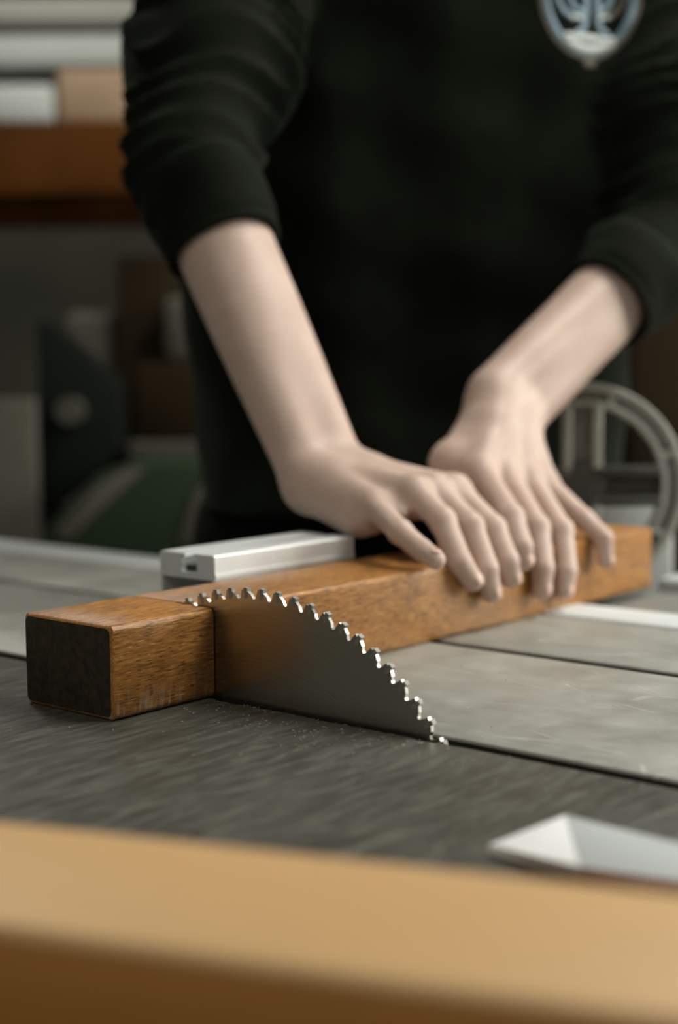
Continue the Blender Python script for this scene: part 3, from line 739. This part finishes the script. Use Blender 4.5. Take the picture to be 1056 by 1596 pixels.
for s_ in (-1, 1):
    f_ = lambda pts: [(920+s_*(x-920), y) for x, y in pts]
    stitch('emblem_branch', f_([(932, 26), (948, 26), (964, 14), (973, -8), (975, -40)]), 11, M['thread_brown'] if s_ > 0 else M['thread_blue'], .0018)
    stitch('emblem_branch', f_([(931, 20), (942, 14), (951, 0), (955, -30)]), 9, M['thread_blue'], .0019)
    stitch('emblem_branch', f_([(932, 28), (940, 27), (950, 27)]), 8, M['thread_white'], .0022)
    stitch('emblem_branch', f_([(931, -30), (945, -40), (957, -62), (960, -85)]), 9, M['thread_blue'], .0018)
stitch('emblem_ground', [(880, 56), (905, 58), (935, 62), (960, 64)], 13, M['thread_white'], .0020)
stitch('emblem_ground', [(884, 64), (905, 74), (925, 77), (945, 73), (956, 66)], 15, M['thread_white'], .0020)
stitch('emblem_knob', [(910, 99), (917, 100), (928, 101)], 16, M['thread_brown'], .0018)
# hem band
# trousers and shoes
F = Field(fr(.09, 1.46, FLOOR)-.45, np.append((fr(.09, 1.46, 0)+.45)[:2], .2), .007); f = F.blank()
F.cone(f, fr(-.035, 1.47, .0), fr(.17, 1.47, .0), .116, .116, .05)
for s_ in (-1, 1):
    F.cone(f, fr(.07+s_*.095, 1.47, .0), fr(.08+s_*.09, 1.46, -.36), .112, .078, .03); F.cone(f, fr(.08+s_*.09, 1.46, -.36), fr(.08+s_*.10, 1.49, FLOOR+.10), .078, .062, .03)
sl_, X, Y, Z = F.sub((-9, -9, -9), (9, 9, 9)); f = np.maximum(f, (Z+0*X+0*Y)-.09).astype(np.float32)
npmesh('trousers', [F.polygonise(f)], M['trousers'], person, 2)
for s_ in (-1, 1):
    F = Field(fr(.08+s_*.10, 1.42, FLOOR)-.2, fr(.08+s_*.10, 1.42, FLOOR)+.2, .006); f = F.blank()
    F.cone(f, fr(.08+s_*.10, 1.50, FLOOR+.045), fr(.08+s_*.11, 1.36, FLOOR+.035), .045, .036, .03); F.cone(f, fr(.08+s_*.10, 1.49, FLOOR+.05), fr(.08+s_*.10, 1.49, FLOOR+.11), .042, .048, .03)
    sl_, X, Y, Z = F.sub((-9, -9, -9), (9, 9, 9)); f = np.maximum(f, (FLOOR+.001)-(Z+0*X+0*Y)).astype(np.float32)
    npmesh('shoe', [F.polygonise(f)], M['dark_plastic'], person, 1)

# ------------------------------------------------------------------ background: rack with boards and machines
M['rack_orange'] = plain('rack_orange_red', (.075, .024, .002), .85, 0, .35, 5, .15)
M['rack_dark'] = plain('dark_rack_steel', (.02, .018, .014), .7, 0, .2)  # dark steel of the uprights and cross members
M['sheet'] = plain('grey_white_sheet', (.36, .37, .33), .6, 0, .08, 4)
M['sheet_edge'] = plain('blue_white_sheet', (.50, .53, .51), .6, 0, .08, 4)
M['tan'] = plain('tan_softwood', (.36, .25, .16), .7, 0, .1, 8)
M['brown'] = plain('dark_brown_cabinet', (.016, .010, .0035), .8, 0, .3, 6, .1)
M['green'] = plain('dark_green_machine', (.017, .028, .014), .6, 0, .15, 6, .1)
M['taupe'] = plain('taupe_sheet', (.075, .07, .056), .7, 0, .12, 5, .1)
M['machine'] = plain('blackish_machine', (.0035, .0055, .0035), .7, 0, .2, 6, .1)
def pbox(name, x0, y0, x1, y1, dep, thick, mat, parent=None, bevel=.004, down=None):
    """upright box whose front face spans these picture corners at distance dep; `down` = reach down to that height"""
    a = at((x0+x1)/2, (y0+y1)/2, dep); hw_ = (x1-x0)/2*dep/FPX; z1 = at((x0+x1)/2, y0, dep)[2]; z0 = at((x0+x1)/2, y1, dep)[2] if down is None else down
    bm = bmesh.new(); c = np.array([a[0], a[1], (z0+z1)/2])+FH*thick/2; box_bm(bm, c, CAX, (hw_, thick/2, (z1-z0)/2))
    o = bobj(name, bm, mat, None, True, bevel)
    if parent: keep(o, parent)
    return o
RD = 2.9
zb1 = at(100, 194, RD)[2]; zb0 = at(100, 306, RD)[2]
rack = empty('storage_rack', fr(-.4, RD+.3, FLOOR), 'orange-red storage rack carrying sheets behind the person', 'rack')
def kb(name, u0, u1, d0, d1, z0, z1, mat, root, bevel=.003): return keep(rb(name, (u0, d0, z0), (u1, d1, z1), mat, None, bevel), root)
kb('front_beam', -1.25, 1.0, RD-.0, RD+.06, zb0, zb1-.004, M['rack_orange'], rack)
kb('rear_beam', -1.25, 1.0, RD+.62, RD+.68, zb0, zb1-.004, M['rack_orange'], rack)
for u in (-1.31, 1.0):
    for d in (RD, RD+.62): kb('upright', u, u+.06, d, d+.06, FLOOR, 1.75, M['rack_dark'], rack)
for u in (-1.1, -.45, .2, .75): kb('cross_member', u, u+.05, RD+.06, RD+.62, zb1-.05, zb1-.01, M['rack_dark'], rack)
# things on the rack
o = pbox('white_block', -40, 131, 84, 192, RD+.01, .5, M['sheet_edge'], None, .012); tag(o, 'short white block lying on the orange rack beam left of the tan bearer', 'block')
o = pbox('timber_bearer', 88, 106, 230, 192, RD+.005, .6, M['tan'], None, .012); tag(o, 'pale tan timber bearer on the orange rack beam under the sheets', 'timber')
def sheet(name, px0, px1, ytop, ybot, sag, mat, label, dep, width=.6):
    a0 = at((px0+px1)/2, ytop, RD); a1 = at((px0+px1)/2, ybot, RD); us = np.linspace(px0, px1, 25); bm = bmesh.new(); R4 = []
    for k, x in enumerate(us):
        p = at(x, (ytop+ybot)/2, dep); s_ = sag(x)*dep/FPX; p = np.array([p[0], p[1], 0])
        R4.append([bm.verts.new(tuple(p+FH*d_+np.array([0, 0, z_-s_]))) for d_, z_ in ((0, a1[2]), (0, a0[2]), (width, a0[2]), (width, a1[2]))])
    for A, B in zip(R4[:-1], R4[1:]):
        for j in range(4): bm.faces.new((A[j], A[(j+1) % 4], B[(j+1) % 4], B[j]))
    bm.faces.new(R4[0]); bm.faces.new(R4[-1][::-1])
    return tag(bobj(name, bm, mat, None, True, .008, 3), label, 'sheet', 'sheets stacked on the rack')
sg = lambda x: 4
M['gap_shade'] = plain('gap_shade_dark', (.045, .038, .026), .8, 0, .2, 8)  # dark filler takes the place of shade between the stacked sheets
sheet('stacked_sheet', -180, 560, 49, 96, sg, M['sheet_edge'], 'thick blue-white sheet at the bottom of the stack on the rack', RD, .62)
sheet('gap_shade_sheet', -180, 560, 33.5, 48.5, sg, M['gap_shade'], 'dark gap filler standing in for shade above the thick blue-white sheet', RD+.02, .58)
sheet('stacked_sheet', -180, 560, -6, 33, sg, M['sheet'], 'grey-white sheet on top of the dark gap filler', RD-.01, .62)
# below the rack
o = pbox('sheet_panel', -260, 622, 56, 900, 2.35, .03, M['taupe'], None, .003, FLOOR); tag(o, 'upright taupe sheet leaning at the left edge behind the saw', 'panel')
mach = empty('black_machine', at(120, 900, 2.45)*np.array([1, 1, 0])+np.array([0, 0, FLOOR]), 'dark machine with a sloping pentagon guard behind the saw', 'machine')
def ppoly(name, pts, dep, thick, mat, parent=None, bevel=.004):
    bm = bmesh.new(); A = [bm.verts.new(tuple(at(x, y, dep))) for x, y in pts]; B = [bm.verts.new(tuple(Vector(v.co)+Vector(FH)*thick)) for v in A]; n = len(A)
    bm.faces.new(A); bm.faces.new(B[::-1])
    for i in range(n): bm.faces.new((A[i], A[(i+1) % n], B[(i+1) % n], B[i]))
    o = bobj(name, bm, mat, None, True, bevel)
    if parent: keep(o, parent)
    return o
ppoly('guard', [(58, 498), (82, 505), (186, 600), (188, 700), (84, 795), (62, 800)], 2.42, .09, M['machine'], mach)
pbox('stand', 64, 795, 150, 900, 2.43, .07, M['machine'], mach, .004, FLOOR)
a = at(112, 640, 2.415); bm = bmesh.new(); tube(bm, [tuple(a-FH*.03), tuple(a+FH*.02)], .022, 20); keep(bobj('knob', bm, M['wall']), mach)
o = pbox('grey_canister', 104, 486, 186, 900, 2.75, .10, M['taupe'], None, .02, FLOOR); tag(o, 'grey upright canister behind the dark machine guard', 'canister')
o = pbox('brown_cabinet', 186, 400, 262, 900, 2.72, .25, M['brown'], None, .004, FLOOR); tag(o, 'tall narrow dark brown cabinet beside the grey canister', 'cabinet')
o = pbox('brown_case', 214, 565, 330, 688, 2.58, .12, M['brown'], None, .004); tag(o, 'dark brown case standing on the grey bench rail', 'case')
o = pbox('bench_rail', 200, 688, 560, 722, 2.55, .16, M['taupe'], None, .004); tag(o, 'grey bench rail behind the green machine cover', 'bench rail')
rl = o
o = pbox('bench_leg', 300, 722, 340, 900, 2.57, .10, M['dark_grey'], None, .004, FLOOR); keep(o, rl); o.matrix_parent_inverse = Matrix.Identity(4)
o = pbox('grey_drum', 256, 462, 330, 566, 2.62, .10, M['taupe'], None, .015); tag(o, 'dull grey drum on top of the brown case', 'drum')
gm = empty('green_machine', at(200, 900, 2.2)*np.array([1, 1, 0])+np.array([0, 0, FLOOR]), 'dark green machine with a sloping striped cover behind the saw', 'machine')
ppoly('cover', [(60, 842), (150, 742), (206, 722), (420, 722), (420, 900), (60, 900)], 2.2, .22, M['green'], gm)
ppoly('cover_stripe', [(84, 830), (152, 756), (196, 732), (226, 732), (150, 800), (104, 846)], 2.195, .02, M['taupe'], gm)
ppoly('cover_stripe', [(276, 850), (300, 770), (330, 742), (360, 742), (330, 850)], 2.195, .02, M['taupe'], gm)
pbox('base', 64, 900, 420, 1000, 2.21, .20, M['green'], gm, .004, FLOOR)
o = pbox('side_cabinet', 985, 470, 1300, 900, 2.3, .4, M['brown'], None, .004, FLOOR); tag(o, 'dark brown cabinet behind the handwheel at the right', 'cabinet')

# ------------------------------------------------------------------ sawdust
def chips(name, pts, smin_, smax_, mat, label):
    V, Fc = [], []
    for p in pts:
        s_ = random.uniform(smin_, smax_); q_ = Matrix.Rotation(random.uniform(0, 6.28), 3, 'Z') @ Matrix.Rotation(random.uniform(-.5, .5), 3, 'X')
        b_ = len(V)
        for c in ((-1, -.35, 0), (1, -.4, .1), (.8, .4, 0), (-.9, .3, .12), (0, 0, .5)): V.append(Vector(p)+q_ @ (Vector(c)*s_))
        Fc += [(b_, b_+1, b_+4), (b_+1, b_+2, b_+4), (b_+2, b_+3, b_+4), (b_+3, b_, b_+4), (b_+3, b_+2, b_+1, b_)]
    o = mesh(name, V, Fc, mat); return tag(o, label, 'sawdust', None, 'stuff')
M['dust'] = plain('sawdust', (.26, .23, .18), .9, 0, .3, 400)
pp = []
while len(pp) < 420:
    x = random.gauss(.10, .10); y = -.006-abs(random.gauss(0, .035))
    if -.075 < x < .002 and y > -.08: continue
    if -.3 < x < .4 and y > -.2: pp.append((x, y, .0003))
chips('table_sawdust', pp, .00025, .0009, M['dust'], 'fine pale sawdust specks scattered on the dark table by the slot')
pp = [(random.uniform(.01, .5), random.uniform(.008, .18), .0014) for _ in range(160)]
chips('plate_sawdust', pp, .0002, .0006, M['dust'], 'few fine sawdust specks on the grey sliding table')
